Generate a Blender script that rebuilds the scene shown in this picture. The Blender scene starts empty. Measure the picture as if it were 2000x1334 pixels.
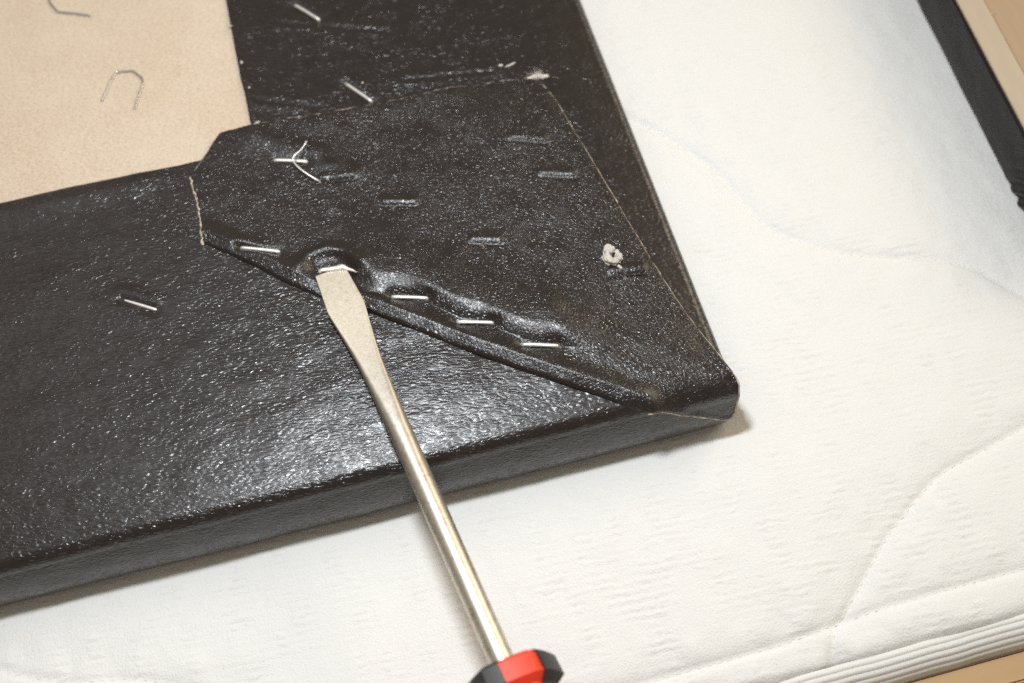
import bpy, bmesh, math, random
import numpy as np
from mathutils import Vector, Matrix

random.seed(7)
rng = np.random.default_rng(7)
scene = bpy.context.scene
COL = scene.collection

# ------------------------------------------------------------------ camera
# World: metres. Origin = outer corner of the panel, back face at z = 0,
# +x along its lower edge, +y along its right edge.
CAM_LOC = np.array((-0.10569686, -0.16814689, 0.35450642))
CAM_ROT = np.array(((0.96691563, 0.23401085, -0.10155334),
                    (-0.25327496, 0.83317237, -0.49160513),
                    (-0.03042950, 0.50106160, 0.86487648)))   # columns: right, up, back
LENS_PX = 2500.0            # focal length for a 2000 px wide frame
cam_d = bpy.data.cameras.new("camera")
cam = bpy.data.objects.new("camera", cam_d); COL.objects.link(cam)
m = Matrix(CAM_ROT.tolist()).to_4x4(); m.translation = Vector(CAM_LOC.tolist())
cam.matrix_world = m
cam_d.sensor_width = 36.0
cam_d.lens = 36.0 * LENS_PX / 2000.0
cam_d.clip_start = 0.01; cam_d.clip_end = 20
cam_d.dof.use_dof = True
cam_d.dof.focus_distance = 0.402
cam_d.dof.aperture_fstop = 8.0
scene.camera = cam

# ------------------------------------------------------------------ light
world = bpy.data.worlds.new("World"); scene.world = world; world.use_nodes = True
wb = world.node_tree.nodes["Background"]
wb.inputs["Color"].default_value = (1.0, 0.885, 0.72, 1)      # warm indoor room
wb.inputs["Strength"].default_value = 0.31

def area(name, loc, target, size, size_y, power, color, shape='RECTANGLE'):
    d = bpy.data.lights.new(name, 'AREA'); d.shape = shape
    d.size = size; d.size_y = size_y; d.energy = power; d.color = color
    o = bpy.data.objects.new(name, d); COL.objects.link(o)
    o.location = loc
    o.rotation_euler = (Vector(target) - Vector(loc)).to_track_quat('-Z', 'Y').to_euler()
    return o
# camera flash just above the lens, and a warm room window away to the right
area("flash", (-0.115, 0.085, 0.46), (-0.06, 0.02, 0.0), 0.075, 0.05, 2.1, (0.91, 0.96, 1.0))
area("room_window", (1.2, 0.56, 0.85), (0.0, 0.03, 0.0), 1.1, 0.6, 10.0, (1.0, 0.85, 0.64))

# unseen cool light, added far left to put sheen on the leather there
area("sheen_light", (-0.52, 0.62, 1.0), (-0.19, 0.03, 0.0), 0.55, 0.4, 0.7, (0.92, 0.96, 1.0))

scene.view_settings.view_transform = 'Standard'
scene.view_settings.look = 'None'
scene.view_settings.gamma = 1.0
scene.view_settings.exposure = 0.0
scene.render.film_transparent = False
scene.cycles.use_denoising = False
scene.cycles.max_bounces = 6

# ------------------------------------------------------------------ helpers
MM = 0.001
def P(px, py, z=0.0):
    """world point (mm) on the horizontal plane at height z (mm) seen at a photo pixel"""
    r = CAM_ROT @ np.array(((px - 1000) / LENS_PX, -(py - 667) / LENS_PX, -1.0))
    t = (z * MM - CAM_LOC[2]) / r[2]
    return (CAM_LOC + r * t) / MM

def tag(o, label=None, cat=None, group=None, kind=None):
    if label: o["label"] = label
    if cat: o["category"] = cat
    if group: o["group"] = group
    if kind: o["kind"] = kind
    return o

def empty(name, loc=(0, 0, 0)):
    o = bpy.data.objects.new(name, None); COL.objects.link(o)
    o.location = [c * MM for c in loc]; o.empty_display_size = 0.01
    return o

def link(name, me, mat, parent=None, smooth=True):
    me.materials.append(mat)
    if smooth:
        me.polygons.foreach_set("use_smooth", np.ones(len(me.polygons), dtype=bool))
    o = bpy.data.objects.new(name, me); COL.objects.link(o)
    if parent is not None:
        o.parent = parent
        o.matrix_parent_inverse = Matrix.Translation(-Vector(parent.location))
    return o

def mesh_np(name, V, F):
    """V (n,3) in mm, F (k,4) quads or list of faces"""
    me = bpy.data.meshes.new(name)
    V = np.asarray(V, dtype=float) * MM
    if isinstance(F, np.ndarray):
        k, c = F.shape
        me.vertices.add(len(V)); me.vertices.foreach_set("co", V.ravel())
        me.loops.add(k * c); me.loops.foreach_set("vertex_index", F.ravel().astype(np.int32))
        me.polygons.add(k)
        me.polygons.foreach_set("loop_start", np.arange(0, k * c, c, dtype=np.int32))
        me.polygons.foreach_set("loop_total", np.full(k, c, dtype=np.int32))
        me.update(calc_edges=True); me.validate()
    else:
        me.from_pydata([tuple(v) for v in V], [], F); me.update()
    return me

def grid_mesh(name, G, flip=False, closed_u=False):
    n, k = G.shape[:2]
    idx = np.arange(n * k).reshape(n, k)
    if closed_u: idx = np.vstack([idx, idx[:1]])
    a, b, c, d = idx[:-1, :-1], idx[1:, :-1], idx[1:, 1:], idx[:-1, 1:]
    F = np.stack([a, b, c, d] if not flip else [a, d, c, b], -1).reshape(-1, 4)
    return mesh_np(name, G.reshape(-1, 3), F)

def _hash(ix, iy, seed):
    h = (ix.astype(np.int64) * 374761393 + iy.astype(np.int64) * 668265263 + seed * 1442695041) & 0xffffffff
    h = ((h ^ (h >> 13)) * 1274126177) & 0xffffffff
    return ((h ^ (h >> 16)) & 0xffff) / 65535.0
def vnoise(x, y, seed=0):
    x = np.asarray(x, float); y = np.asarray(y, float)
    ix = np.floor(x); iy = np.floor(y); fx = x - ix; fy = y - iy
    fx = fx * fx * fx * (fx * (fx * 6 - 15) + 10); fy = fy * fy * fy * (fy * (fy * 6 - 15) + 10)
    a = _hash(ix, iy, seed); b = _hash(ix + 1, iy, seed); c = _hash(ix, iy + 1, seed); d = _hash(ix + 1, iy + 1, seed)
    return (a * (1 - fx) + b * fx) * (1 - fy) + (c * (1 - fx) + d * fx) * fy - 0.5
def fbm(x, y, seed=0, o=3):
    s = 0; a = 1
    for i in range(o):
        s = s + a * vnoise(x * 2 ** i + 13.7 * i, y * 2 ** i - 7.1 * i, seed + i); a *= 0.5
    return s

def seg_dist(x, y, poly):
    """distance (mm) to a polyline"""
    best = np.full(np.shape(x), 1e9)
    for (x0, y0), (x1, y1) in zip(poly[:-1], poly[1:]):
        dx, dy = x1 - x0, y1 - y0; L = dx * dx + dy * dy + 1e-12
        t = np.clip(((x - x0) * dx + (y - y0) * dy) / L, 0, 1)
        best = np.minimum(best, np.hypot(x - x0 - t * dx, y - y0 - t * dy))
    return best
def gauss(d, s): return np.exp(-(d / s) ** 2)

def resample(pts, n):
    pts = np.asarray(pts, float)
    s = np.concatenate([[0], np.cumsum(np.linalg.norm(np.diff(pts, axis=0), axis=1))])
    t = np.linspace(0, s[-1], n)
    return np.stack([np.interp(t, s, pts[:, i]) for i in range(pts.shape[1])], -1)
def spline(pts, n):
    """Catmull-Rom through pts, even spacing"""
    p = np.asarray(pts, float); q = np.vstack([2 * p[0] - p[1], p, 2 * p[-1] - p[-2]]); out = []
    for i in range(1, len(q) - 2):
        t = np.linspace(0, 1, 24, endpoint=False)[:, None]
        a, b, c, d = q[i - 1], q[i], q[i + 1], q[i + 2]
        out.append(0.5 * ((2 * b) + (c - a) * t + (2 * a - 5 * b + 4 * c - d) * t ** 2 + (3 * b - a - 3 * c + d) * t ** 3))
    out.append(p[-1:]); return resample(np.vstack(out), n)

def tube(pts, rad, sides=8, flat=1.0, up=(0, 0, 1), cap=True):
    """verts, faces of a tube (mm) along pts; rad scalar or per point; flat squashes it along up"""
    pts = np.asarray(pts, float); n = len(pts)
    rad = np.full(n, rad) if np.isscalar(rad) else np.asarray(rad)
    T = np.gradient(pts, axis=0); T /= np.linalg.norm(T, axis=1)[:, None] + 1e-12
    V = []; upv = np.array(up, float)
    side = None
    for i in range(n):
        u = upv if side is None else np.cross(side, T[i])
        if side is None and abs(np.dot(u, T[i])) > 0.95: u = np.array((1.0, 0, 0))
        s = np.cross(T[i], u); s /= np.linalg.norm(s) + 1e-12
        if side is not None:
            s = side - np.dot(side, T[i]) * T[i]; s /= np.linalg.norm(s) + 1e-12
        side = s; w = np.cross(s, T[i])
        for k in range(sides):
            a = 2 * math.pi * (k + 0.5) / sides
            V.append(pts[i] + rad[i] * (math.cos(a) * s + flat * math.sin(a) * w))
    F = [[i * sides + k, i * sides + (k + 1) % sides, (i + 1) * sides + (k + 1) % sides, (i + 1) * sides + k]
         for i in range(n - 1) for k in range(sides)]
    if cap:
        F.append(list(range(sides))[::-1]); F.append([(n - 1) * sides + k for k in range(sides)])
    return V, F
def join(parts):
    V = []; F = []
    for v, f in parts:
        o = len(V); V += [tuple(a) for a in v]; F += [[i + o for i in g] for g in f]
    return V, F
def build(name, VF, mat, parent=None, smooth=True):
    return link(name, mesh_np(name, VF[0], VF[1]), mat, parent, smooth)

def solidify(o, t, offset=-1):
    md = o.modifiers.new("thickness", 'SOLIDIFY'); md.thickness = t * MM; md.offset = offset
    return o

# ------------------------------------------------------------------ materials
class NT:
    def __init__(s, name):
        s.mat = bpy.data.materials.new(name); s.mat.use_nodes = True
        s.t = s.mat.node_tree; s.b = s.t.nodes["Principled BSDF"]
        s.co = s.n('ShaderNodeTexCoord').outputs['Object']
    def n(s, typ, **kw):
        nd = s.t.nodes.new(typ)
        for k, v in kw.items():
            if hasattr(nd, k): setattr(nd, k, v)
            else: nd.inputs[k.replace('_', ' ')].default_value = v
        return nd
    def l(s, a, b): s.t.links.new(a, b)
    def mapping(s, scale=(1, 1, 1), rot=(0, 0, 0), src=None):
        nd = s.n('ShaderNodeMapping'); nd.inputs['Scale'].default_value = scale; nd.inputs['Rotation'].default_value = rot
        s.l(src or s.co, nd.inputs['Vector']); return nd.outputs[0]
    def noise(s, vec, scale, detail=2, rough=0.5, out='Fac'):
        nd = s.n('ShaderNodeTexNoise'); nd.inputs['Scale'].default_value = scale
        nd.inputs['Detail'].default_value = detail; nd.inputs['Roughness'].default_value = rough
        s.l(vec, nd.inputs['Vector']); return nd.outputs[out]
    def math(s, op, a, b=None, clamp=False):
        nd = s.n('ShaderNodeMath'); nd.operation = op; nd.use_clamp = clamp
        for i, v in enumerate((a, b)):
            if v is None: continue
            if isinstance(v, (int, float)): nd.inputs[i].default_value = v
            else: s.l(v, nd.inputs[i])
        return nd.outputs[0]
    def rng(s, v, a, b, c=0.0, d=1.0, smooth=False):
        nd = s.n('ShaderNodeMapRange'); nd.interpolation_type = 'SMOOTHSTEP' if smooth else 'LINEAR'
        for i, q in enumerate((a, b, c, d)): nd.inputs[i + 1].default_value = q
        s.l(v, nd.inputs[0]); return nd.outputs[0]
    def mix(s, f, a, b):
        nd = s.n('ShaderNodeMix'); nd.data_type = 'RGBA'
        for sock, v in ((nd.inputs[0], f), (nd.inputs[6], a), (nd.inputs[7], b)):
            if isinstance(v, (int, float)): sock.default_value = v
            elif isinstance(v, tuple): sock.default_value = v if len(v) == 4 else v + (1,)
            else: s.l(v, sock)
        return nd.outputs[2]
    def warp(s, vec, scale, amt):
        c = s.noise(vec, scale, 1, 0.5, 'Color')
        a = s.n('ShaderNodeVectorMath'); a.operation = 'SUBTRACT'; s.l(c, a.inputs[0]); a.inputs[1].default_value = (.5, .5, .5)
        m2 = s.n('ShaderNodeVectorMath'); m2.operation = 'SCALE'; s.l(a.outputs[0], m2.inputs[0]); m2.inputs['Scale'].default_value = amt
        d = s.n('ShaderNodeVectorMath'); d.operation = 'ADD'; s.l(vec, d.inputs[0]); s.l(m2.outputs[0], d.inputs[1])
        return d.outputs[0]
    def bump(s, h, dist, strength=1.0, prev=None):
        nd = s.n('ShaderNodeBump'); nd.inputs['Strength'].default_value = strength; nd.inputs['Distance'].default_value = dist
        s.l(h, nd.inputs['Height'])
        if prev is not None: s.l(prev, nd.inputs['Normal'])
        return nd.outputs[0]
    def set(s, **kw):
        for k, v in kw.items():
            i = s.b.inputs[k.replace('_', ' ')]
            if isinstance(v, (int, float)): i.default_value = v
            elif isinstance(v, tuple): i.default_value = v if len(v) == 4 else v + (1,)
            else: s.l(v, i)
        return s

def leather(name, stretch, cell, depth, width=0.30, fine=0.00002, rough=0.33, rot=0.0, coat=0.8, coat_rough=0.16, lo=0.5, warp=0.0010, und=1.0):
    """pebbles parted by narrow creases; the creases thin out here and there over the hide"""
    t = NT(name)
    v = t.mapping(stretch, (0, 0, 0), t.mapping((1, 1, 1), (0, 0, rot)))
    w = t.warp(t.warp(v, 130, warp * 2.0), 520, warp)
    vo = t.n('ShaderNodeTexVoronoi'); vo.feature = 'DISTANCE_TO_EDGE'; vo.inputs['Scale'].default_value = cell
    t.l(w, vo.inputs['Vector'])
    c1 = t.rng(vo.outputs['Distance'], 0.0, width, 0.0, 1.0, True)
    vo2 = t.n('ShaderNodeTexVoronoi'); vo2.feature = 'DISTANCE_TO_EDGE'; vo2.inputs['Scale'].default_value = cell * 1.9
    t.l(w, vo2.inputs['Vector'])
    c2 = t.rng(vo2.outputs['Distance'], 0.0, width * 1.2, 0.0, 1.0, True)
    amp1 = t.rng(t.noise(t.co, 70, 3, 0.6), 0.36, 0.64, lo, 1.15)
    amp2 = t.rng(t.noise(t.co, 190, 3, 0.6), 0.38, 0.62, 0.1, 1.1)
    h = t.math('ADD', t.math('MULTIPLY', t.math('MULTIPLY', c1, 0.75), amp1), t.math('MULTIPLY', t.math('MULTIPLY', c2, 0.40), amp2))
    soft = t.bump(t.noise(w, cell * 0.5, 3, 0.6), depth * und * 0.6)
    soft = t.bump(h, depth * 0.22, 1.0, soft)
    nrm = t.bump(t.noise(w, cell * 0.5, 3, 0.6), depth * und * 1.15)
    nrm = t.bump(h, depth, 1.0, nrm)
    nrm = t.bump(t.noise(t.co, 3600, 2, 0.6), fine, 1.0, nrm)
    r = t.rng(t.noise(t.co, 160, 3), 0.3, 0.7, rough - 0.05, rough + 0.07)
    base = t.mix(t.noise(t.co, 90, 3), (0.009, 0.0055, 0.0055), (0.013, 0.008, 0.007))
    t.set(Base_Color=base, Roughness=r, IOR=1.5, Normal=soft, Specular_IOR_Level=0.35, Coat_Weight=coat, Coat_Normal=nrm,
          Coat_Roughness=t.rng(t.noise(t.co, 240, 3), 0.3, 0.7, coat_rough - 0.04, coat_rough + 0.10))
    return t.mat

M = {}
M['leather_band'] = leather("leather_band", (0.34, 1.0, 1.0), 950, 0.00021, width=0.42, rot=0.15, und=0.8, coat_rough=0.20, lo=0.7)
M['leather_right'] = leather("leather_right", (0.5, 1.0, 1.0), 680, 0.00022, width=0.4, rot=0.15, und=0.7, coat_rough=0.24, lo=0.45)
M['leather_flap'] = leather("leather_flap", (1.0, 1.0, 1.0), 820, 0.00019, width=0.36, und=0.6, coat_rough=0.20, lo=0.7)

t = NT("smooth_leather")
t.set(Base_Color=(0.012, 0.008, 0.008), Roughness=0.42, IOR=1.3, Normal=t.bump(t.noise(t.co, 700, 3), 0.00008))
M['leather_smooth'] = t.mat

t = NT("hardboard")
mot = t.noise(t.co, 40, 5, 0.65)
fib = t.noise(t.mapping((1, 2.2, 1), (0, 0, 0.5)), 900, 3, 0.65)
spk = t.rng(t.noise(t.co, 1000, 2), 0.63, 0.74)
c = t.mix(t.rng(mot, 0.35, 0.68), (0.545, 0.44, 0.33), (0.49, 0.37, 0.265))
c = t.mix(t.rng(fib, 0.35, 0.68, 0, 0.6), c, (0.80, 0.70, 0.56))
c = t.mix(t.math('MULTIPLY', spk, 0.7), c, (0.30, 0.19, 0.12))
t.set(Base_Color=c, Roughness=0.75, Normal=t.bump(fib, 0.00016))
M['board'] = t.mat

t = NT("plywood")
g = t.noise(t.mapping((3, 0.5, 1), (0, 0, 0.5)), 120, 4, 0.6)
t.set(Base_Color=t.mix(g, (0.36, 0.25, 0.15), (0.45, 0.32, 0.20)), Roughness=0.55, Normal=t.bump(g, 0.0001))
M['plywood'] = t.mat
t = NT("pale_edge_wood")
g = t.noise(t.mapping((2, 0.4, 1)), 150, 4, 0.6)
t.set(Base_Color=t.mix(g, (0.45, 0.36, 0.26), (0.52, 0.43, 0.32)), Roughness=0.6, Normal=t.bump(g, 0.0001))
M['edge_wood'] = t.mat
t = NT("bed_wood")
g = t.noise(t.mapping((0.4, 4, 4)), 60, 4, 0.6)
t.set(Base_Color=t.mix(g, (0.45, 0.29, 0.14), (0.52, 0.35, 0.19)), Roughness=0.5)
M['bed_wood'] = t.mat
t = NT("pale_floor")
t.set(Base_Color=t.mix(t.noise(t.co, 40, 3), (0.5, 0.47, 0.42), (0.6, 0.57, 0.52)), Roughness=0.6)
M['floor'] = t.mat

t = NT("knit_ticking")
rows = t.n('ShaderNodeTexWave'); rows.bands_direction = 'Y'; rows.inputs['Scale'].default_value = 115
rows.inputs['Distortion'].default_value = 2.6; rows.inputs['Detail'].default_value = 3; rows.inputs['Detail Scale'].default_value = 2.2
t.l(t.mapping((1, 1, 1), (0, 0, 0.06)), rows.inputs['Vector'])
cols = t.n('ShaderNodeTexWave'); cols.bands_direction = 'X'; cols.inputs['Scale'].default_value = 330
cols.inputs['Distortion'].default_value = 0.8
t.l(t.co, cols.inputs['Vector'])
patch = t.math('MULTIPLY', t.rng(t.noise(t.mapping((2.3, 0.8, 1)), 48, 3, 0.6), 0.42, 0.62, 0.1, 1.0, True), t.rng(t.noise(t.mapping((1, 1.6, 1)), 170, 2), 0.38, 0.62, 0.15, 1.0, True))
kn = t.noise(t.co, 1500, 2, 0.6)
h = t.math('ADD', t.math('MULTIPLY', t.math('MULTIPLY', rows.outputs['Fac'], patch), 0.9), t.math('MULTIPLY', t.noise(t.mapping((2.5, 0.6, 1)), 500, 2), 0.5))
h = t.math('ADD', h, t.math('MULTIPLY', kn, 1.3))
dash = t.math('MULTIPLY', t.rng(rows.outputs['Fac'], 0.12, 0.0), patch)
base = t.mix(t.math('MULTIPLY', dash, t.rng(t.noise(t.co, 420, 1), 0.45, 0.6, 0, 0.5)), (0.80, 0.795, 0.775), (0.60, 0.575, 0.52))
t.set(Base_Color=base, Roughness=0.9, Normal=t.bump(h, 0.00021), Sheen_Weight=0.1)
M['knit'] = t.mat
t = NT("edge_tape")
t.set(Base_Color=(0.78, 0.775, 0.75), Roughness=0.85, Normal=t.bump(t.noise(t.mapping((3, 1, 1)), 900, 2), 0.0002))
M['tape'] = t.mat
t = NT("stitch_thread"); t.set(Base_Color=(0.74, 0.71, 0.64), Roughness=0.8); M['thread'] = t.mat

t = NT("staple_wire")
t.set(Base_Color=t.mix(t.noise(t.co, 900, 2), (0.80, 0.77, 0.72), (0.93, 0.91, 0.88)), Metallic=0.75, Roughness=0.42,
      Normal=t.bump(t.noise(t.co, 3000, 2), 0.00003))
M['wire'] = t.mat
t = NT("bare_steel_wire")
t.set(Base_Color=(0.62, 0.60, 0.60), Metallic=1.0, Roughness=0.3); M['steel_wire'] = t.mat

t = NT("steel")
sc = t.noise(t.co, 1500, 3, 0.6); pit = t.rng(t.noise(t.co, 420, 4, 0.65), 0.50, 0.72)
xyz = t.n('ShaderNodeSeparateXYZ'); t.l(t.co, xyz.inputs[0])
tip = t.rng(t.math('ADD', xyz.outputs['Y'], t.math('MULTIPLY', pit, 0.004)), 0.010, 0.050, 0.0, 1.0, True)   # ground tip, plated shaft; paler tip colour also stands in for its bright reflection
t.set(Base_Color=t.mix(pit, t.mix(tip, (0.70, 0.65, 0.57), (0.88, 0.80, 0.67)), t.mix(tip, (0.50, 0.44, 0.36), (0.78, 0.69, 0.55))), Metallic=1.0,
      Roughness=t.math('ADD', t.rng(sc, 0.3, 0.7, 0.36, 0.46), t.math('MULTIPLY', tip, 0.06)), Normal=t.bump(t.noise(t.mapping((1, 0.06, 1), (0, 0, 0), t.mapping((1, 1, 1), (0, 0, -0.15))), 1800, 3, 0.6), 0.000012))
M['steel'] = t.mat
t = NT("red_plastic"); t.set(Base_Color=(0.82, 0.055, 0.02), Roughness=0.5, Normal=t.bump(t.noise(t.co, 1500, 2), 0.00002)); M['red'] = t.mat
t = NT("black_rubber"); t.set(Base_Color=(0.022, 0.018, 0.018), Roughness=0.48, Normal=t.bump(t.noise(t.co, 2500, 2), 0.00003)); M['rubber'] = t.mat
t = NT("fleece")
t.set(Base_Color=t.mix(t.noise(t.co, 1400, 3), (0.45, 0.40, 0.33), (0.78, 0.75, 0.69)), Roughness=0.95,
      Normal=t.bump(t.noise(t.co, 2600, 3), 0.00025))
M['fleece'] = t.mat
t = NT("fleece_edge")
t.set(Base_Color=t.mix(t.rng(t.noise(t.co, 500, 3), 0.35, 0.65), (0.32, 0.26, 0.19), (0.62, 0.54, 0.43)), Roughness=0.95)
M['fleece_edge'] = t.mat
t = NT("fleece_dark")
t.set(Base_Color=t.mix(t.rng(t.noise(t.co, 350, 3), 0.42, 0.66), (0.20, 0.165, 0.135), (0.60, 0.54, 0.46)), Roughness=0.95)
M['fleece_dark'] = t.mat
t = NT("hole_dark"); t.set(Base_Color=(0.006, 0.004, 0.004), Roughness=0.8); M['hole'] = t.mat

# ------------------------------------------------------------------ layout (mm)
R_EDGE = 4.0          # rounded rim of the panel
THICK = 25.0          # panel thickness
ZM = -THICK           # mattress level
def rim(s):
    """arc length s past the start of the rounded rim -> (outward offset from the flat, z); s<=0 is the flat"""
    s = np.asarray(s, float)
    q = R_EDGE * math.pi / 2
    a = np.clip(s, 0, q) / R_EDGE
    off = np.where(s < 0, s, R_EDGE * np.sin(a)); z = -R_EDGE * (1 - np.cos(a))
    d = np.clip(s - q, 0, None)                     # down the side
    L = THICK - 2 * R_EDGE
    k = np.clip(d / (L + R_EDGE), 0, 1)
    off = off + 2.6 * np.sin(np.pi * np.clip(k * 0.85, 0, 1)) * (d > 0)
    z = z - np.clip(d, 0, L)
    e = np.clip(d - L, 0, R_EDGE * math.pi / 2) / R_EDGE      # roll under
    off = off - R_EDGE * (1 - np.cos(e)); z = z - R_EDGE * np.sin(e)
    return off - R_EDGE, z                          # 0 = outer line of the panel
CROWN, CROWN_L = 1.6, 24.0
def crown_drop(d):
    """soft padding: the flat falls away over the last stretch before the rim (d = distance from the outer line)"""
    return -CROWN * (1 - np.clip((d - R_EDGE) / CROWN_L, 0, 1)) ** 2
S_END = R_EDGE * math.pi / 2 + (THICK - 2 * R_EDGE) + R_EDGE * math.pi / 2

INNER_Y = 133.6       # where the lower band's cut edge lies on the board
INNER_X = -131.4

# staples: pixel ends in the photograph -> mm
def W2(px, py, z=0.0): return P(px, py, z)[:2]
def seg(a, b, z=0.0): return (W2(*a, z), W2(*b, z))
ST_RIGHT = [seg((576, 11), (623, 40)), seg((676, 165), (725, 199))]
ST_BAND = [seg((240, 587), (307, 607))]
ST_FLAP = [seg((470, 483), (545, 491), 1.5), seg((765, 579), (835, 582), 1.5), seg((893, 628), (963, 630), 1.5),
           seg((1020, 672), (1090, 675), 1.5), seg((535, 312), (599, 315), 1.5)]
SLITS = [seg((742, 401), (815, 402), 1.5), seg((917, 475), (981, 476), 1.5), seg((994, 276), (1068, 279), 1.5),
         seg((1053, 344), (1124, 347), 1.5), seg((1190, 538), (1262, 533), 1.5), seg((625, 353), (693, 349), 1.5)]
BLADE_TIP = P(645, 531, 3.6); HANDLE_START = P(989, 1311, 14.0)

# ------------------------------------------------------------------ flap surface
px_left = [(398, 478), (394, 440), (386, 390), (372, 345)]
px_top = [(372, 345), (402, 300), (430, 259), (500, 245), (600, 230), (735, 206), (900, 172), (1000, 156), (1040, 153), (1060, 166)]
px_right_up = [(1400, 683), (1340, 607), (1272, 505), (1190, 368), (1112, 240), (1085, 195), (1060, 166)]
px_fold = [(398, 478), (450, 500), (510, 529), (550, 551), (621, 581), (725, 614), (810, 646), (907, 684), (1005, 720), (1102, 752), (1200, 781), (1246, 794)]
w = lambda L: [W2(a, b, 1.2) for a, b in L]
fold_line = w(px_fold)
bottom = np.vstack([spline(fold_line, 200), spline([fold_line[-1], (-25, -0.5), (-12, -7.0), (-3.5, -11.5), (-0.4, -9.3)], 60)[1:]])
right = np.vstack([spline([(-0.4, -9.3), (0.3, -3.0), (0.9, 1.2)], 30), spline([(0.9, 1.2)] + w(px_right_up), 160)[1:]])
NU, NV = 300, 250
cb = resample(bottom, NU); ct = resample(np.array(w(px_top)), NU); cl = resample(np.array(w(px_left)), NV); cr = resample(right, NV)
def wob(c, amp, sd):
    s = np.linspace(0, len(c) * 0.6, len(c)); c = c.copy()
    env = np.minimum(1, np.minimum(np.arange(len(c)), np.arange(len(c))[::-1]) / 12.0)
    c[:, 0] += amp * env * fbm(s / 5, s * 0, sd); c[:, 1] += amp * env * fbm(s / 5, s * 0 + 9, sd + 3); return c
ct = wob(ct, 0.5, 3); cl = wob(cl, 0.5, 5)
s = np.linspace(0, 1, NU)[:, None, None]; q = np.linspace(0, 1, NV)[None, :, None]
UV = (1 - q) * cb[:, None] + q * ct[:, None] + (1 - s) * cl[None] + s * cr[None] \
    - ((1 - s) * (1 - q) * cb[0] + s * (1 - q) * cb[-1] + (1 - s) * q * ct[0] + s * q * ct[-1])

RIDGE = w([(690, 515), (740, 530), (800, 555), (880, 583), (950, 603), (1030, 630), (1090, 640), (1130, 668)])
_row = ST_FLAP[1:4]
_sx = [_row[0][0][0] - 9] + [v for a_, b_ in _row for v in (a_[0] - 0.5, b_[0] + 0.5)] + [_row[-1][1][0] + 9]
_sy = [_row[0][0][1] + 5] + [v for a_, b_ in _row for v in (a_[1], b_[1] + 0.4)] + [_row[-1][1][1] - 5]
_fx = np.linspace(_sx[0], _sx[-1], 200); _fy = np.interp(_fx, _sx, _sy)
_fy = np.convolve(np.pad(_fy, 22, mode='edge'), np.ones(45) / 45, mode='valid')
STAIR = (_fx, _fy)
ARC = w([(590, 520), (605, 502), (640, 488), (680, 497), (705, 520)])
BL0 = W2(650, 545, 2); BL1 = W2(695, 660, 3)
def flap_h(x, y):
    h = 1.25 + 0.55 * fbm(x / 17, y / 17, 11)
    d = seg_dist(x, y, fold_line)
    k1 = np.clip(d / 1.2, 0, 1)
    h = h + np.where(d < 4.4, 0.9 * k1 * (2 - k1) + 0.36 * np.clip(d - 1.0, 0, None), 2.12 * np.exp(-((d - 4.4) / 3.4) ** 2))
    xs_, ys_ = STAIR
    yr = np.interp(x, xs_, ys_); pp = y - yr + 0.8 * vnoise(x / 6, y / 9, 6)
    env = np.clip((x - xs_[0] + 3) / 8, 0, 1) * np.clip((xs_[-1] + 16 - x) / 26, 0, 1); env = env * env * (3 - 2 * env)
    kr = np.clip(pp / 8.0, 0, 1)
    ramp = np.where(pp < 8.0, 1 - (1 - kr) ** 1.5, np.exp(-((pp - 8.0) / 17.0) ** 2))
    h = h + (2.7 + 0.5 * vnoise(x / 7, y * 0, 4)) * ramp * env
    h = h + 2.0 * gauss(seg_dist(x, y, ARC), 2.6)
    h = h - 0.9 * gauss(np.hypot(x - W2(660, 508)[0], y - W2(660, 508)[1]), 2.5)
    # the upper left lifts a little off the board
    h = h + 1.1 * gauss(seg_dist(x, y, w([(500, 268), (560, 288), (620, 296)])), 4.0)
    h = h + 0.8 * gauss(seg_dist(x, y, w([(640, 320), (700, 335)])), 3.5)
    h = h + 0.9 * gauss(seg_dist(x, y, w([(520, 243), (735, 210), (860, 180)])), 8.0)
    h = h + 0.6 * gauss(seg_dist(x, y, w([(860, 190), (1010, 260)])), 12.0)
    # shallow drag folds running to the corner
    h = h + 0.5 * gauss(seg_dist(x, y, w([(1120, 660), (1290, 740)])), 5.0)
    for a, b in ST_FLAP:
        d = seg_dist(x, y, (a, b)); g = gauss(d, 1.7); h = h * (1 - g) + np.minimum(h, 1.0) * g
    for i, (a, b) in enumerate(SLITS):            # pulled-staple slits: the upper lip stands up and faces the front
        e_ = (b - a) / np.linalg.norm(b - a); al = (x - a[0]) * e_[0] + (y - a[1]) * e_[1]; pp = -(x - a[0]) * e_[1] + (y - a[1]) * e_[0]
        L_ = np.linalg.norm(b - a); en = np.clip((al + 0.8) / 1.6, 0, 1) * np.clip((L_ + 0.8 - al) / 1.6, 0, 1)
        top = 1.9 + 0.3 * math.sin(i * 2.1)
        h = h + en * np.where(pp < 0, 0, np.where(pp < top, 0.37 * pp, 0.37 * top * np.exp(-((pp - top) / 2.0) ** 2)))
        h = h - 0.35 * gauss(seg_dist(x, y, (a, b)), 0.6)
    g = gauss(seg_dist(x, y, (BL0, BL1)), 5.5); h = np.where(h > 1.3, h * (1 - g) + 1.3 * g, h)   # pressed under the blade
    hang = bottom[200:]
    h = h + 1.6 * gauss(seg_dist(x, y, [tuple(p_) for p_ in hang[::6]]), 3.2) * np.clip((x + 34) / 10, 0, 1)
    return np.maximum(h, 0.35)
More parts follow.
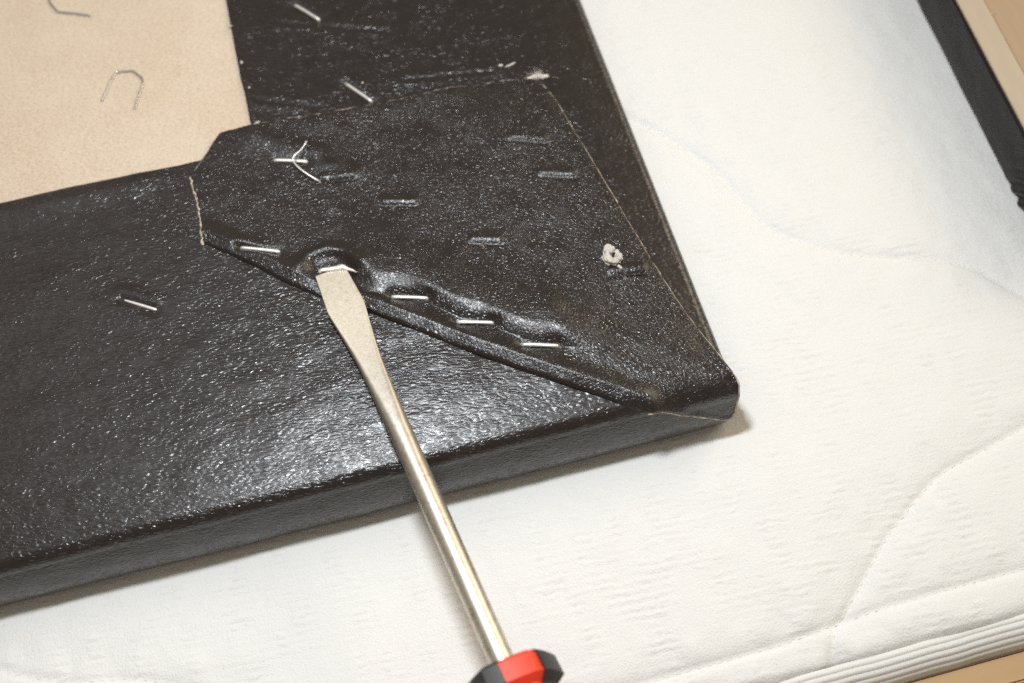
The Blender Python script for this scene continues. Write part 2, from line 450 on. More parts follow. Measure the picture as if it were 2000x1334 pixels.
def flap_pos(x, y, h):
    """flat coordinates + height -> 3D, rolled over the panel's lower rim"""
    RF = 6.2
    sarc = np.clip(RF - y, 0, None); a = np.clip(sarc / RF, 0, math.pi / 2)
    down = np.clip(sarc - RF * math.pi / 2, 0, None)
    off = RF * np.sin(a) - RF; z = -RF * (1 - np.cos(a)) - down
    h = np.maximum(h, 2.3 * np.clip((RF - y) / 7.0, 0, 1))
    Y = np.where(y >= RF, y, -off - h * np.sin(a) - 0.26 * np.minimum(down, 9)); Z = np.where(y >= RF, h, z + h * np.cos(a))
    Z = Z + np.where(y >= RF, crown_drop(np.minimum(y, np.maximum(-x, RF))), float(crown_drop(np.array(RF))))
    return np.stack([x, Y, Z], -1)
U, Vv = UV[..., 0], UV[..., 1]
H = flap_h(U, Vv)
dfold = seg_dist(U, Vv, fold_line)
kf = np.clip(dfold / 1.5, 0, 1)
H = np.where(dfold < 1.5, 0.3 + (H - 0.3) * np.sqrt(np.clip(1 - (1 - kf) ** 2, 0, 1)), H)
FLAP = flap_pos(U, Vv, H)

# ------------------------------------------------------------------ mattress and what is under it
def under_panel(x, y):
    a = np.minimum(-x, y)                      # inside the main panel
    b = np.minimum(x - 134.0, y - 28.0)        # inside the second panel
    return np.maximum(a, b)
SEAMS = [
    spline([(-300, 190), (-200, 150), (-90, 180), (-20, 150), (10.2, 128.3), (30.5, 98.4), (35.7, 79.9), (42.4, 66.3), (60.1, 52.1), (78.2, 44.6), (91.7, 40.1), (102.1, 33.4), (113.9, 17.9), (135, -10), (170, -30), (215, -28), (260, -5)], 160),
    spline([(260, 35), (220, 6), (170, -12), (130, -18), (91.7, -28.0), (71.5, -32.9), (57.1, -37.3), (35.5, -51.2), (22.0, -63.1), (13.1, -70.7), (7, -77), (2, -90)], 120),
    spline([(-360, -76), (-200, -76), (-55.7, -75.3), (-30.2, -75.3), (-5.7, -74.7), (9.6, -73.1), (36.5, -72.1), (70.3, -72.0), (150, -73), (270, -74)], 150),
    spline([(-360, -5), (-300, 2), (-265, -8), (-239.2, -21.4), (-230.3, -26.1), (-219.9, -30.4), (-209.3, -32.4), (-200.3, -34.6), (-190.0, -38.9), (-165, -52), (-140, -75)], 110),
    spline([(60, 330), (75, 270), (110, 230), (160, 215), (220, 225), (260, 215)], 70),
]
EDGE_Y = -85.0
xs = np.arange(-340, 250.1, 1.0); 
ys = np.concatenate([np.arange(EDGE_Y, 320.1, 1.0)])
X, Y = np.meshgrid(xs, ys, indexing='ij')
Z = ZM - 0.2 + 1.1 * fbm(X / 60, Y / 60, 21) + 0.6 * fbm(X / 16, Y / 22, 25) + 0.22 * fbm(X / 5, Y / 7, 27)
for i, sl in enumerate(SEAMS):
    d = seg_dist(X, Y, [tuple(a) for a in sl[::2]])
    depth = 2.4 if i in (1, 2) else 1.2
    Z = Z - depth * np.exp(-d / 7.0) - 0.6 * np.exp(-(d / 1.2) ** 2)
    Z = Z + 0.9 * np.exp(-((d - 6) / 5.0) ** 2) * vnoise(X / 7, Y / 7, 30 + i)          # puckers
ins = under_panel(X, Y)
lim = ZM - 0.5 - 0.0 * ins
kk = np.clip((ins + 14) / 16.0, 0, 1)
kk = kk * kk * (3 - 2 * kk)
Z = Z * (1 - kk) + np.minimum(Z, ZM - 0.9) * kk
Z = np.where(ins > -3, np.minimum(Z, ZM - 0.35), Z)
e = np.clip((EDGE_Y + 16 - Y) / 16.0, 0, 1); Z = Z - 5.0 * (1 - np.sqrt(np.clip(1 - e ** 2, 0, 1)))
mattress = empty("mattress", (0, EDGE_Y, ZM - 120))
tag(mattress, "white quilted mattress with wavy stitched seams under the black leather panel", "mattress")
link("quilted_cover", grid_mesh("quilted_cover", np.stack([X, Y, Z], -1)), M['knit'], mattress)
zedge = float(np.mean(Z[:, 0]))
# ribbed edge tape rolling down, each rib its own row of the profile
prof = []
for k in range(105):
    a = k / 104.0
    y0 = EDGE_Y + 0.5 - 8.5 * math.sin(a * math.pi / 2); z0 = zedge + 0.05 - 11.0 * (1 - math.cos(a * math.pi / 2))
    rr = 0.34 * abs(math.sin(a * math.pi * 6.5))
    nx, nz = math.sin(a * 1.3 + 0.4), 1.0
    prof.append((y0 - rr * 0.6, z0 + rr * 0.8))
prof += [(EDGE_Y - 8.3, zedge - 40), (EDGE_Y - 8, ZM - 120)]
xt = np.arange(-340, 250.1, 1.5)
T = np.zeros((len(xt), len(prof), 3)); pr = np.array(prof)
T[..., 0] = xt[:, None]; T[..., 1] = pr[None, :, 0] + 0.7 * fbm(xt / 30, xt * 0, 61)[:, None]
T[..., 2] = pr[None, :, 1] + (1.0 * fbm(xt / 22, xt * 0, 60))[:, None]
link("edge_tape", grid_mesh("edge_tape", T, flip=True), M['tape'], mattress)
# stitches along the quilting seams
me_st = None
for i, sl in enumerate(SEAMS):
    st = resample(sl, int(np.sum(np.linalg.norm(np.diff(sl, axis=0), axis=1)) / 3.2))
    parts = []
    for a, b in zip(st[:-1], st[1:]):
        mid = (a + b) / 2
        if under_panel(mid[0], mid[1]) > -1 or mid[1] < EDGE_Y or not (-335 < mid[0] < 245): continue
        pts = []
        for tt, lift in ((0.12, -0.45), (0.3, 0.02), (0.6, 0.06), (0.86, -0.45)):
            p2 = a + (b - a) * tt
            ix = int(np.clip(round(p2[0] + 340), 0, len(xs) - 1)); iy = int(np.clip(round(p2[1] - EDGE_Y), 0, len(ys) - 1))
            pts.append((p2[0], p2[1], Z[ix, iy] + lift))
        parts.append(tube(pts, 0.14, 5))
    if parts:
        tag(build("seam_stitching", join(parts), M['thread'], mattress), kind="stuff")

def box_vf(x0, x1, y0, y1, z0, z1, bev=0.0):
    bm = bmesh.new(); bmesh.ops.create_cube(bm, size=1)
    for v in bm.verts:
        v.co = Vector(((x0 + x1) / 2 + v.co.x * (x1 - x0), (y0 + y1) / 2 + v.co.y * (y1 - y0), (z0 + z1) / 2 + v.co.z * (z1 - z0)))
    if bev: bmesh.ops.bevel(bm, geom=bm.edges[:], offset=bev, segments=2, affect='EDGES')
    V = [tuple(v.co) for v in bm.verts]; F = [[v.index for v in f.verts] for f in bm.faces]; bm.free(); return V, F

bed = empty("bed_frame", (0, -112, ZM - 120))
tag(bed, "tan wooden bed frame rail beside the mattress edge in the lower right corner", "bed frame")
build("side_rail", box_vf(-340, 250, -102.5, -93.9, -90, -38, 0.8), M['bed_wood'], bed, False)
build("rail_ledge", box_vf(-340, 250, -109, -102.8, -90, -48, 0.8), M['bed_wood'], bed, False)
fl = build("floor", box_vf(-600, 600, -600, -109.5, -92, -80), M['floor'], None, False); tag(fl, kind="structure")

# ------------------------------------------------------------------ main panel
panel = empty("seat_panel", (-100, 80, ZM))
tag(panel, "large black leather upholstered seat panel lying face down with its corner flap stapled", "seat panel")

core = build("backing_board", box_vf(-330, -45, 45, 310, -9.0, -0.95, 0.4), M['board'], panel, False)
build("foam_pad", box_vf(-330, -6.5, 6.5, 310, ZM + 2.5, -9.2, 2.0), M['fleece'], panel, False)

def dents(x, y, staples):
    h = 0
    for a, b in staples:
        g = gauss(seg_dist(x, y, (a, b)), 2.2); h = h - 0.55 * g
        h = h + 0.55 * gauss(seg_dist(x, y, (a + (0.2, 3.2), b + (0.2, 3.0))), 2.4)
    return h
# lower band: along the lower rim and round the corner
path_x = np.arange(-330, -R_EDGE + 0.01, 0.8)
flat_n, rim_n = 170, 56
sr = np.linspace(0, S_END, rim_n)
offr, zr = rim(sr)
rows = []
for x in path_x:
    vmax = min(INNER_Y + 0.35 * float(fbm(np.array(x / 25), np.array(0.0), 71)), R_EDGE + (-x - R_EDGE) * 1.02)
    yv = np.linspace(vmax, R_EDGE, flat_n)
    rows.append(np.concatenate([np.stack([np.full(flat_n, x), yv, np.zeros(flat_n)], -1)[:-1],
                                np.stack([np.full(rim_n, x), -offr, zr], -1)]))
for a in np.linspace(0, math.pi / 2, 13)[1:]:
    ca, sa = math.sin(a), -math.cos(a)
    cx, cy = -R_EDGE, R_EDGE
    rad = R_EDGE + offr
    rows.append(np.concatenate([np.tile((cx, cy, 0.0), (flat_n - 1, 1)), np.stack([cx + rad * ca, cy + rad * sa, zr], -1)]))
G = np.array(rows)
fl_m = (G[..., 1] > R_EDGE)
kk = np.clip((G[..., 1] - R_EDGE) / 10, 0, 1)
hh = 0.45 * fbm(G[..., 0] / 26, G[..., 1] / 16, 81) + 0.12 * fbm(G[..., 0] / 9, G[..., 1] / 4.5, 83)
hh = hh + 1.0 * gauss(G[..., 1] - (INNER_Y - 4), 5.0) * np.clip((-G[..., 0] - 160) / 15, 0, 1)
G[..., 2] += np.where(G[..., 2] == 0, crown_drop(np.minimum(G[..., 1], -G[..., 0])), -CROWN * (1 + G[..., 2] / THICK))
G[..., 2] += kk * (hh + dents(G[..., 0], G[..., 1], ST_BAND))
side_w = np.clip(-G[..., 2] / 6, 0, 1) * np.clip((G[..., 2] + THICK) / 4, 0, 1)
G[..., 1] -= side_w * 0.5 * fbm(G[..., 0] / 24, G[..., 2] / 12, 85)
band = link("leather_band", grid_mesh("leather_band", G), M['leather_band'], panel)
solidify(band, 0.9)
# right band
path_y = np.arange(R_EDGE, 310, 0.9)
rows = []
for y in path_y:
    vmin = max(INNER_X + 0.5 * float(fbm(np.array(y / 22), np.array(0.0), 73)), -R_EDGE - (y - R_EDGE) / 1.02)
    xv = np.linspace(vmin, -R_EDGE, 150)
    rows.append(np.concatenate([np.stack([xv, np.full(150, y), np.zeros(150)], -1)[:-1],
                                np.stack([offr, np.full(rim_n, y), zr], -1)]))
G = np.array(rows)
kk = np.clip((-R_EDGE - G[..., 0]) / 8, 0, 1)
hh = 0.4 * fbm(G[..., 0] / 28, G[..., 1] / 22, 91)
for pl, am in ((w([(540, 40), (640, 48), (760, 58)]), 0.28), (w([(790, 152), (900, 140), (960, 135)]), 0.3), (w([(500, 190), (620, 205)]), 0.2)):
    d = seg_dist(G[..., 0], G[..., 1], pl); hh = hh - am * gauss(d, 0.9) + am * 0.8 * gauss(d - 2.0, 1.5)
G[..., 2] += np.where(G[..., 2] == 0, crown_drop(np.minimum(G[..., 1], -G[..., 0])), -CROWN * (1 + G[..., 2] / THICK))
G[..., 2] += kk * (hh + dents(G[..., 0], G[..., 1], ST_RIGHT))
rb = link("leather_band", grid_mesh("leather_band_right", G, flip=True), M['leather_right'], panel)
solidify(rb, 0.9)

# the folded corner flap
flap = link("corner_flap", grid_mesh("corner_flap", FLAP), M['leather_flap'], panel)
flap["label"] = "folded corner flap with cut edges and pulled staple slits"
solidify(flap, 0.75)
# pale fleece backing showing along the cut edges
def edge_line(c, h0, n, wn=0.25):
    c = resample(c, n); x, y = c[:, 0], c[:, 1]
    p3 = flap_pos(x, y, np.maximum(flap_h(x, y) - h0, 0.25))
    k = np.arange(n)
    p3[:, 0] += wn * fbm(k / 4, k * 0, 7); p3[:, 1] += wn * fbm(k / 4, k * 0 + 5, 8)
    return p3
ctr = np.array((-75.0, 80.0))
def outset(c, d):
    t2 = np.gradient(c, axis=0); nn = np.stack([t2[:, 1], -t2[:, 0]], -1); nn /= np.linalg.norm(nn, axis=1)[:, None] + 1e-9
    sgn = np.sign(np.sum(nn * (c - ctr), axis=1))[:, None]
    return c + nn * sgn * d
def edge_rad(n, a, b, sd):
    k = np.arange(n); return np.clip(a + b * fbm(k / 5, k * 0, sd), 0.08, None)
rope = [tube(edge_line(outset(ct[:42], 0.1), 0.45, 60), edge_rad(60, 0.26, 0.3, 9), 6),
        tube(edge_line(outset(cl, 0.2), 0.40, 140), edge_rad(140, 0.40, 0.35, 1), 6),
        tube(edge_line(outset(cr, 0.05), 0.5, 330), edge_rad(330, 0.30, 0.06, 3), 6),
        tube(edge_line(outset(bottom[204:], 0.1), 0.22, 60), edge_rad(60, 0.30, 0.1, 4), 6)]
for r_ in rope: build("fleece_backing", r_, M['fleece_edge'], flap)
build("fleece_backing", tube(edge_line(outset(ct, 0.05), 0.40, 330), edge_rad(330, 0.29, 0.2, 2), 6), M['fleece_dark'], flap)

# loose fibres and torn tufts of backing
def fibres(cx, cy, n, spread, ln, rad, z0=0.3, dirn=None, wid=None):
    parts = []
    for _ in range(n):
        a = random.uniform(0, 2 * math.pi) if dirn is None else random.gauss(dirn, 0.7)
        r = spread * random.random()
        b = random.uniform(0, 2 * math.pi)
        x, y = cx + r * math.cos(b) * (wid or 1), cy + r * math.sin(b)
        L = ln * random.uniform(0.4, 1.1); bend = random.uniform(-1.2, 1.2); up = random.uniform(0, 0.5)
        pts = [(x, y, z0)]
        for k in range(1, 5):
            aa = a + bend * k / 4
            pts.append((pts[-1][0] + L / 4 * math.cos(aa), pts[-1][1] + L / 4 * math.sin(aa), z0 + up * math.sin(k / 4 * math.pi * 0.8) * L * 0.4 + 0.05))
        parts.append(tube(pts, [rad, rad, rad * 0.9, rad * 0.8, rad * 0.5], 4))
    return parts
def lump(cx, cy, cz, rx, ry, rz, sd, n=26, k=16, rot=0.0):
    th = np.linspace(0, 2 * math.pi, n, endpoint=False)[:, None]; ph = np.linspace(0.02, math.pi - 0.02, k)[None]
    r = 1 + 0.75 * vnoise(2.5 + 1.6 * np.cos(th) * np.sin(ph) + 2, 1.6 * np.sin(th) * np.sin(ph) + ph * 0.9, sd) \
        + 0.35 * vnoise(3.9 * np.cos(th) + 9, 3.9 * np.sin(th) + 2.4 * ph, sd + 2)
    x = rx * r * np.sin(ph) * np.cos(th); y = ry * r * np.sin(ph) * np.sin(th); z = rz * r * np.cos(ph) + 0 * th
    c, s_ = math.cos(rot), math.sin(rot)
    Gx = np.stack([cx + c * x - s_ * y, cy + s_ * x + c * y, cz + z], -1)
    V = Gx.reshape(-1, 3).tolist()
    F = [[i * k + j, ((i + 1) % n) * k + j, ((i + 1) % n) * k + j + 1, i * k + j + 1] for i in range(n) for j in range(k - 1)]
    return V, F
# top right tip of the flap
c0 = W2(1046, 149, 0.6)
build("fleece_tuft", join([lump(c0[0], c0[1], 0.4, 3.0, 0.9, 0.55, 5, rot=0.05), lump(c0[0] + 3.0, c0[1] - 0.9, 0.4, 1.3, 0.8, 0.5, 6)]
                          + fibres(c0[0], c0[1] + .3, 60, 1.6, 3.0, 0.06, 0.5, wid=2.0)), M['fleece'], flap)
c0 = W2(502, 243, 0.6)
build("fleece_tuft", join([lump(c0[0] - .6, c0[1] - .1, 0.9, 1.9, 0.45, 0.4, 15, rot=0.5)] + fibres(c0[0], c0[1], 14, 1.0, 2.2, 0.05, 0.8)), M['fleece'], flap)
c0 = W2(374, 334, 0.6)
build("fleece_tuft", join([lump(c0[0], c0[1], 0.3, 0.6, 1.5, 0.3, 17, rot=-0.5)] + fibres(c0[0], c0[1], 14, 1.0, 2.0, 0.05, 0.4)), M['fleece'], flap)
fr = []
for c in resample(ct, 150)[40:]:
    if random.random() < 0.75: fr += fibres(c[0], c[1], 1, 0.3, 1.3, 0.045, 0.5, dirn=1.6)
for c in resample(cl, 50):
    fr += fibres(c[0], c[1], 1, 0.2, 0.8, 0.04, 0.4, dirn=3.1)
tag(build("frayed_fibres", join(fr), M['fleece_dark'], flap), kind="stuff")
c0 = W2(571, 236, 1)
# torn rosette of fleece pulled through a hole
c0 = W2(1197, 500, 2.0)
n, k = 56, 16
th = np.linspace(0, 2 * math.pi, n, endpoint=False)[:, None]; rr = np.linspace(0, 1, k)[None]
out = 1 + 0.9 * vnoise(1.5 * np.cos(th) + 3, 1.5 * np.sin(th), 41) + 0.5 * vnoise(4.5 * np.cos(th) + 3, 4.5 * np.sin(th), 42)
rad = (0.35 + 2.9 * rr) * (0.35 + 0.65 * out)
hz = 0.2 + 1.9 * np.sin(np.clip(rr * 1.12, 0, 1) * math.pi) ** 0.8 * (0.75 + 0.8 * vnoise(2.2 * np.cos(th), 2.2 * np.sin(th) + 2 * rr, 44)) \
    + 0.7 * vnoise(5 * np.cos(th) * (0.4 + rr), 5 * np.sin(th) * (0.4 + rr), 45)
zb = float(flap_h(np.array(c0[0]), np.array(c0[1])))
Gx = np.stack([c0[0] + rad * np.cos(th), c0[1] + 1.25 * rad * np.sin(th), zb + hz], -1)
fleece = join([(Gx.reshape(-1, 3).tolist(), [[i * k + j, ((i + 1) % n) * k + j, ((i + 1) % n) * k + j + 1, i * k + j + 1] for i in range(n) for j in range(k - 1)]),
               lump(c0[0] + 0.9, c0[1] - 4.6, zb + 0.5, 0.7, 1.1, 0.5, 51, rot=0.5), lump(c0[0] - 0.5, c0[1] + 2.6, zb + 1.6, 1.5, 1.6, 0.8, 53),
                lump(c0[0] - 1.7, c0[1] - 1.2, zb + 1.5, 1.3, 1.7, 0.8, 54, rot=0.4), lump(c0[0] + 1.6, c0[1] - 0.6, zb + 1.5, 1.0, 1.9, 0.8, 56), lump(c0[0] + 0.2, c0[1] - 2.4, zb + 1.2, 1.5, 0.9, 0.7, 57)] + fibres(c0[0], c0[1], 26, 3.0, 2.0, 0.04, zb + 0.8))
tr = build("torn_fleece", fleece, M['fleece'], flap); tr["label"] = "torn white fleece tuft pulled out of a staple hole"
build("hole", lump(c0[0] + .3, c0[1] + .1, zb + 1.7, 0.35, 0.9, 0.45, 52, rot=-0.9), M['hole'], tr)

# slits left by pulled staples: dark opening with raised lips
for i, (a, b) in enumerate(SLITS):
    d = b - a; L = np.linalg.norm(d); e = d / L; nn = np.array((-e[1], e[0]))
    ts = np.linspace(0, 1, 22)
    mid = a + ts[:, None] * d
    zc = flap_h(mid[:, 0], mid[:, 1])
    wd = (0.17 + 0.16 * fbm(ts * 6, ts * 0, 100 + i)) * np.sin(np.pi * ts) ** 0.5
    up = np.concatenate([mid + nn * wd[:, None], (mid - nn * wd[:, None])[::-1]])
    zz = np.concatenate([zc, zc[::-1]]) + 0.10
    V = [(p_[0], p_[1], z_) for p_, z_ in zip(up, zz)]; nV = len(V)
    V += [(p_[0], p_[1], z_ + 0.12) for p_, z_ in zip(mid, zc)]
    F = [[j, j + 1, nV + j + 1, nV + j] for j in range(21)] + [[nV - 1 - j, nV + j, nV + j + 1, nV - 2 - j] for j in range(21)]
    hole = build("staple_slit", (V, F), M['hole'], flap)
    lips = []
    for sg, lift in ((-1, 0.10),):
        c3 = mid + sg * nn * (wd[:, None] + (0.62 if sg > 0 else 0.14))
        lips.append(tube(np.column_stack([c3, flap_h(c3[:, 0], c3[:, 1]) + lift * np.sin(np.pi * ts)]),
                         (0.72 if sg > 0 else 0.18) + 0.14 * fbm(ts * 9, ts * 0 + sg, 120 + i), 10))
    for l_ in lips: build("slit_lip", l_, M['leather_flap'], hole)
    if i in (0, 1, 4):
        f0 = a + d * random.uniform(0.1, 0.4)
        build("fibre_tuft", join(fibres(f0[0], f0[1] - 0.8, 9, 0.7, 1.6, 0.05, float(flap_h(np.array(f0[0]), np.array(f0[1]))) + 0.25)), M['fleece_edge'], hole)
# open slit in the right band, its white backing showing
a, b = seg((978, 130), (1010, 123))
parts = [lump((a[0] + b[0]) / 2, (a[1] + b[1]) / 2 - 0.35, 0.1, 2.3, 0.5, 0.35, 71, rot=0.28), lump(a[0] + .2, a[1] + .4, 0.15, 0.8, 0.5, 0.3, 72)]
sl = build("staple_slit", join(parts), M['fleece'], rb)
build("hole", lump((a[0] + b[0]) / 2 + 0.4, (a[1] + b[1]) / 2 + 0.25, 0.28, 1.7, 0.32, 0.25, 73, rot=0.2), M['hole'], sl)

# white lint specks
for i, (px, py, r) in enumerate(((472, 122, 0.55), (487, 171, 0.45), (735, 632, 0.42), (450, 51, 0.5), (708, 162, 0.45), (604, 505, 0.4))):
    zz = 0.35 if i < 5 else 3.2
    c0 = W2(px, py, zz)
    build("lint_speck", lump(c0[0], c0[1], zz, r * (2.2 if i == 3 else 0.8), r * (0.5 if i == 3 else 1.1), r * 0.6, 200 + i, 12, 8), M['fleece'], panel)

# ------------------------------------------------------------------ staples
def crown(a, b, za, zb, leg=2.2, wire=0.66, bow=0.12, name="staple", mat='wire', parent=None):
    d = b - a; L = np.linalg.norm(d); e = d / L
    za += 0.42; zb += 0.42
    P3 = lambda t_, dz: (a[0] + d[0] * t_, a[1] + d[1] * t_, za + (zb - za) * t_ + dz)
    k = 0.9 / L
    pts = [P3(0, -leg), P3(0, -0.8), P3(k * 0.25, -0.25), P3(k, 0.0)] + [P3(t_, bow * math.sin(math.pi * t_)) for t_ in np.linspace(0.15, 0.85, 6)] \
        + [P3(1 - k, 0.0), P3(1 - k * 0.25, -0.25), P3(1, -0.8), P3(1, -leg)]
    V, F = tube(spline(pts, 46), wire, 10, 0.72, up=(0, 0, 1))
    return build(name, (V, F), M[mat], parent)
fh = lambda p_: float(flap_h(np.array(p_[0]), np.array(p_[1])))
BAND_H = lambda x, y: 0.45 * fbm(x / 26, y / 16, 81) + 0.12 * fbm(x / 9, y / 4.5, 83) + dents(x, y, ST_BAND)
RIGHT_H = lambda x, y: 0.4 * fbm(x / 28, y / 22, 91) + dents(x, y, ST_RIGHT)
for hf, lst in ((RIGHT_H, ST_RIGHT), (BAND_H, ST_BAND)):
    for a, b in lst:
        z_ = [float(hf(np.array(q_[0]), np.array(q_[1]))) for q_ in (a, (a + b) / 2, b)]
        zz = max(z_) + 0.05; crown(a, b, zz, zz + 0.1, parent=panel)
for a, b in ST_FLAP: crown(a, b, fh(a) - 0.15, fh(b) - 0.05, parent=panel)
# half pulled staple bent out of the leather
pz = lambda px, py, z: P(px, py, z)
pts = [pz(624, 355, 0.6), pz(619, 352, 2.0), pz(600, 340, 3.2), pz(584, 328, 3.8), pz(573, 315, 4.1), pz(574, 306, 4.6), pz(586, 295, 5.2), pz(594, 285, 5.8), pz(599, 276, 6.3)]
o = build("staple", tube(spline(pts, 60), np.linspace(0.56, 0.34, 60), 10, 0.75), M['wire'], panel)
o["label"] = "bent staple half pulled out of the flap"
# staple being prised up over the blade tip
pts = [pz(623, 531, 4.0), pz(630, 527, 4.5), pz(645, 525, 4.6), pz(660, 523, 4.65), pz(668, 521, 4.8), pz(676, 524, 4.5), pz(688, 528, 3.8), pz(697, 532, 2.6)]
kk = np.linspace(0, 1, 60)
o = build("staple", tube(spline(pts, 60), 0.78 + 0.28 * gauss(kk - 0.55, 0.12) - 0.45 * np.clip((kk - 0.62) / 0.38, 0, 1), 10, 0.55), M['wire'], panel)
o["label"] = "flattened staple being lifted by the screwdriver tip"

def loose(pts_px, z, label, base):
    pts = spline([P(x, y, z) for x, y in pts_px], 70) if False else resample(np.array([P(x, y, z) for x, y in pts_px]), 90)
    for _ in range(3):                      # soften the bends a little
        pts[1:-1] = (pts[:-2] + 2 * pts[1:-1] + pts[2:]) / 4
    o = build("loose_staple", tube(pts, 0.44, 10, 1.0), M['steel_wire'])
    tag(o, label, "staple", "loose staples on the board"); return o
zb_ = -0.95 + 0.42
loose([(199, 197), (211, 170), (226, 141), (259, 138), (278, 153), (279, 163), (263, 213)], zb_, "bent grey wire staple lying whole and open on the tan board", 0)
loose([(92, -40), (97, 5), (112, 23), (150, 27), (177, 31)], zb_, "grey wire staple on the tan board cut off by the top of the picture", 0)

# ------------------------------------------------------------------ screwdriver
drv = empty("screwdriver", tuple(HANDLE_START))
tag(drv, "flat blade screwdriver with steel shaft and red and black handle prising a staple", "screwdriver")
ax = HANDLE_START - BLADE_TIP; LS = np.linalg.norm(ax); ax /= LS
side = np.cross(ax, (0, 0, 1.0)); side /= np.linalg.norm(side)     # points to the photo's left or right
if side[0] < 0: side = -side
up = np.cross(side, ax); up = up if up[2] > 0 else -up
st = np.array([0, 0.4, 8, 15.5, 16.5, 19, 24, 29, 34, 40, 46, 54, 64, 80, LS, LS + 14])
wd = np.array([10.1, 10.3, 11.3, 12.3, 12.3, 11.8, 10.6, 9.5, 8.5, 7.7, 7.3, 7.15, 7.1, 7.1, 7.1, 7.1])
tk = np.array([1.1, 1.15, 1.75, 2.32, 2.40, 2.60, 3.05, 3.6, 4.2, 4.95, 5.65, 6.5, 7.1, 7.1, 7.1, 7.1])
ex = np.array([14, 14, 14, 14, 14, 13, 11, 9, 7, 5.5, 4.4, 3.2, 2.3, 2, 2, 2])
ss = np.concatenate([np.linspace(0, 0.4, 3), np.linspace(0.8, 70, 110), np.linspace(72, LS + 14, 24)])
wv = np.interp(ss, st, wd); tv = np.interp(ss, st, tk); ev = np.interp(ss, st, ex)
ker = np.ones(5) / 5
NA = 48; rows = []
for s_, w_, t_, e_ in zip(ss, wv, tv, ev):
    a = np.linspace(0, 2 * math.pi, NA, endpoint=False)
    c_, n_ = np.cos(a), np.sin(a)
    x = w_ / 2 * np.sign(c_) * np.abs(c_) ** (2 / e_); y = t_ / 2 * np.sign(n_) * np.abs(n_) ** (2 / e_)
    rows.append(BLADE_TIP + ax * s_ + x[:, None] * side + y[:, None] * up)
RW = np.array(rows); cut = int(np.argmin(np.abs(ss - 36)))
for nm, rw, mt in (("blade", RW[:cut + 1], 'steel'), ("shaft", RW[cut:], 'steel')):
    V = rw.reshape(-1, 3).tolist(); n_ = len(rw)
    F = [[i * NA + k_, i * NA + (k_ + 1) % NA, (i + 1) * NA + (k_ + 1) % NA, (i + 1) * NA + k_] for i in range(n_ - 1) for k_ in range(NA)]
    F.append(list(range(NA))[::-1] if nm == "blade" else [(n_ - 1) * NA + k_ for k_ in range(NA)])
    o = build(nm, (V, F), M[mt], drv)
    bm = bmesh.new(); bm.from_mesh(o.data); bmesh.ops.recalc_face_normals(bm, faces=bm.faces[:])
    if sum(f.normal.z * f.calc_area() for f in bm.faces if f.calc_center_median().z > np.mean([v[2] for v in V]) * MM) < 0: bmesh.ops.reverse_faces(bm, faces=bm.faces[:])
    bm.to_mesh(o.data); bm.free()
    o.data.set_sharp_from_angle(angle=math.radians(40))

def handle_shell(a0, a1, rmul, radii, s_list, thick, name, mat, parent, n=18, corner=0.55):
    """a curved strip of the handle between two angles; angle 0 = photo right, 90 deg = up"""
    rows = []
    for s_, r_ in zip(s_list, radii):
        a = np.linspace(a0, a1, n)
        hexr = 1.0 / np.maximum(np.cos((a % (math.pi / 3)) - math.pi / 6), 0.5)
        r2 = r_ * rmul * (1.0 - corner + corner * hexr)
        outp = HANDLE_START + ax * s_ + (r2 * np.cos(a))[:, None] * side + (r2 * np.sin(a))[:, None] * up
        inp = HANDLE_START + ax * s_ + ((r2 - thick) * np.cos(a))[::-1, None] * side + ((r2 - thick) * np.sin(a))[::-1, None] * up
        rows.append(np.vstack([outp, inp]))
    G = np.array(rows); m_ = G.shape[1]
    V = G.reshape(-1, 3).tolist()
    F = [[i * m_ + k_, i * m_ + (k_ + 1) % m_, (i + 1) * m_ + (k_ + 1) % m_, (i + 1) * m_ + k_] for i in range(len(s_list) - 1) for k_ in range(m_)]
    F.append(list(range(m_))[::-1]); F.append([(len(s_list) - 1) * m_ + k_ for k_ in range(m_)])
    o = build(name, (V, F), mat, parent)
    bm = bmesh.new(); bm.from_mesh(o.data); bmesh.ops.recalc_face_normals(bm, faces=bm.faces[:]); bm.to_mesh(o.data); bm.free()
    o.data.set_sharp_from_angle(angle=math.radians(38)); return o
S_H = [0, 0.5, 1.4, 7.0, 7.8, 9.0, 16, 30, 50, 75, 95, 103, 106]
R_H = [10.4, 11.8, 12.6, 12.8, 11.8, 10.2, 10.4, 11.8, 13.8, 14.0, 13.0, 10.5, 6.5]
dg = math.radians
core_h = handle_shell(0, 2 * math.pi * 0.9999, 0.95, R_H, S_H, 5.0, "handle_core", M['red'], drv, 60)
for k_ in range(3):
    c_ = dg(14 + 120 * k_)
    handle_shell(c_ - dg(34), c_ + dg(34), 1.0, R_H, S_H, 3.0, "rubber_grip", M['rubber'], core_h)

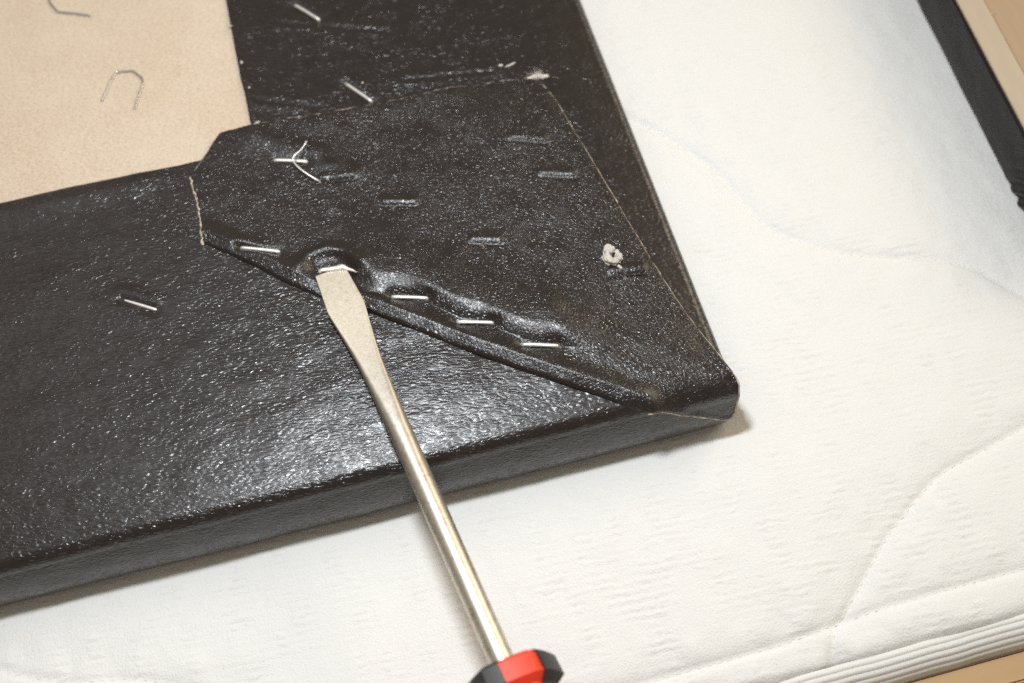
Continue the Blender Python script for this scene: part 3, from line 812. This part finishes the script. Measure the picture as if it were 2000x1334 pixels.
# ------------------------------------------------------------------ second panel on the right
p2 = empty("seat_panel", (190, 120, ZM))
tag(p2, "second seat panel with black leather side and bare tan wood top at the right edge", "seat panel")
X0, YB = 131.2, 26.0
zs = np.linspace(0, 1, 26)
rows = []
def side_prof(k):
    off = -0.2 + 0.5 * math.sin(math.pi * min(1, k * 0.9)) - 1.6 * k
    return off, -0.2 - k * (THICK - 0.6)
pl = [(X0, y) for y in np.arange(300, YB + 6, -1.0)] + [(X0 + 6 - 6 * math.cos(a), YB + 6 - 6 * math.sin(a)) for a in np.linspace(0, math.pi / 2, 12)] + [(x, YB) for x in np.arange(X0 + 7, 320, 3.0)]
pl = np.array(pl); tn = np.gradient(pl, axis=0); tn /= np.linalg.norm(tn, axis=1)[:, None]
on = np.stack([tn[:, 1], -tn[:, 0]], -1)
on *= np.where(np.sum(on * (pl - np.array((220, 160))), axis=1) > 0, 1, -1)[:, None]
for i, (p_, o_) in enumerate(zip(pl, on)):
    r_ = []
    for k in zs:
        off, z = side_prof(k)
        pleat = 0.9 * math.sin((p_[1] + z * 0.9) * 0.95) * math.exp(-((p_[1] - 49) / 11) ** 2) if p_[0] < X0 + 3 else 0
        off += pleat + 0.35 * float(fbm(np.array(p_[1] / 18), np.array(z / 10), 301))
        r_.append((p_[0] + o_[0] * off, p_[1] + o_[1] * off, z))
    for k in (0.25, 0.5, 0.75, 1.0):        # roll under
        r_.append((p_[0] + o_[0] * (off - 5 * k), p_[1] + o_[1] * (off - 5 * k), ZM + 0.4 - 0.3 * k))
    r_.insert(0, (p_[0] - o_[0] * 1.2, p_[1] - o_[1] * 1.2, 0.05))
    r_.insert(0, (p_[0] - o_[0] * 1.8, p_[1] - o_[1] * 1.8, -0.6))
    rows.append(r_)
link("leather_side", grid_mesh("leather_side", np.array(rows)), M['leather_smooth'], p2)
build("edge_strip", box_vf(X0 + 1.3, 142.4, YB + 2, 300, -16, 0.25, 0.3), M['edge_wood'], p2, False)
build("plywood_board", box_vf(142.5, 320, YB + 2, 300, -16, -0.1, 0.3), M['plywood'], p2, False)
c0 = W2(1945, 36, -0.1)
build("knot", lump(c0[0], c0[1], 0.02, 1.0, 0.45, 0.12, 400, rot=-0.3), M['fleece_edge'], p2)

p2.rotation_euler = (0, 0, math.radians(-2.9))
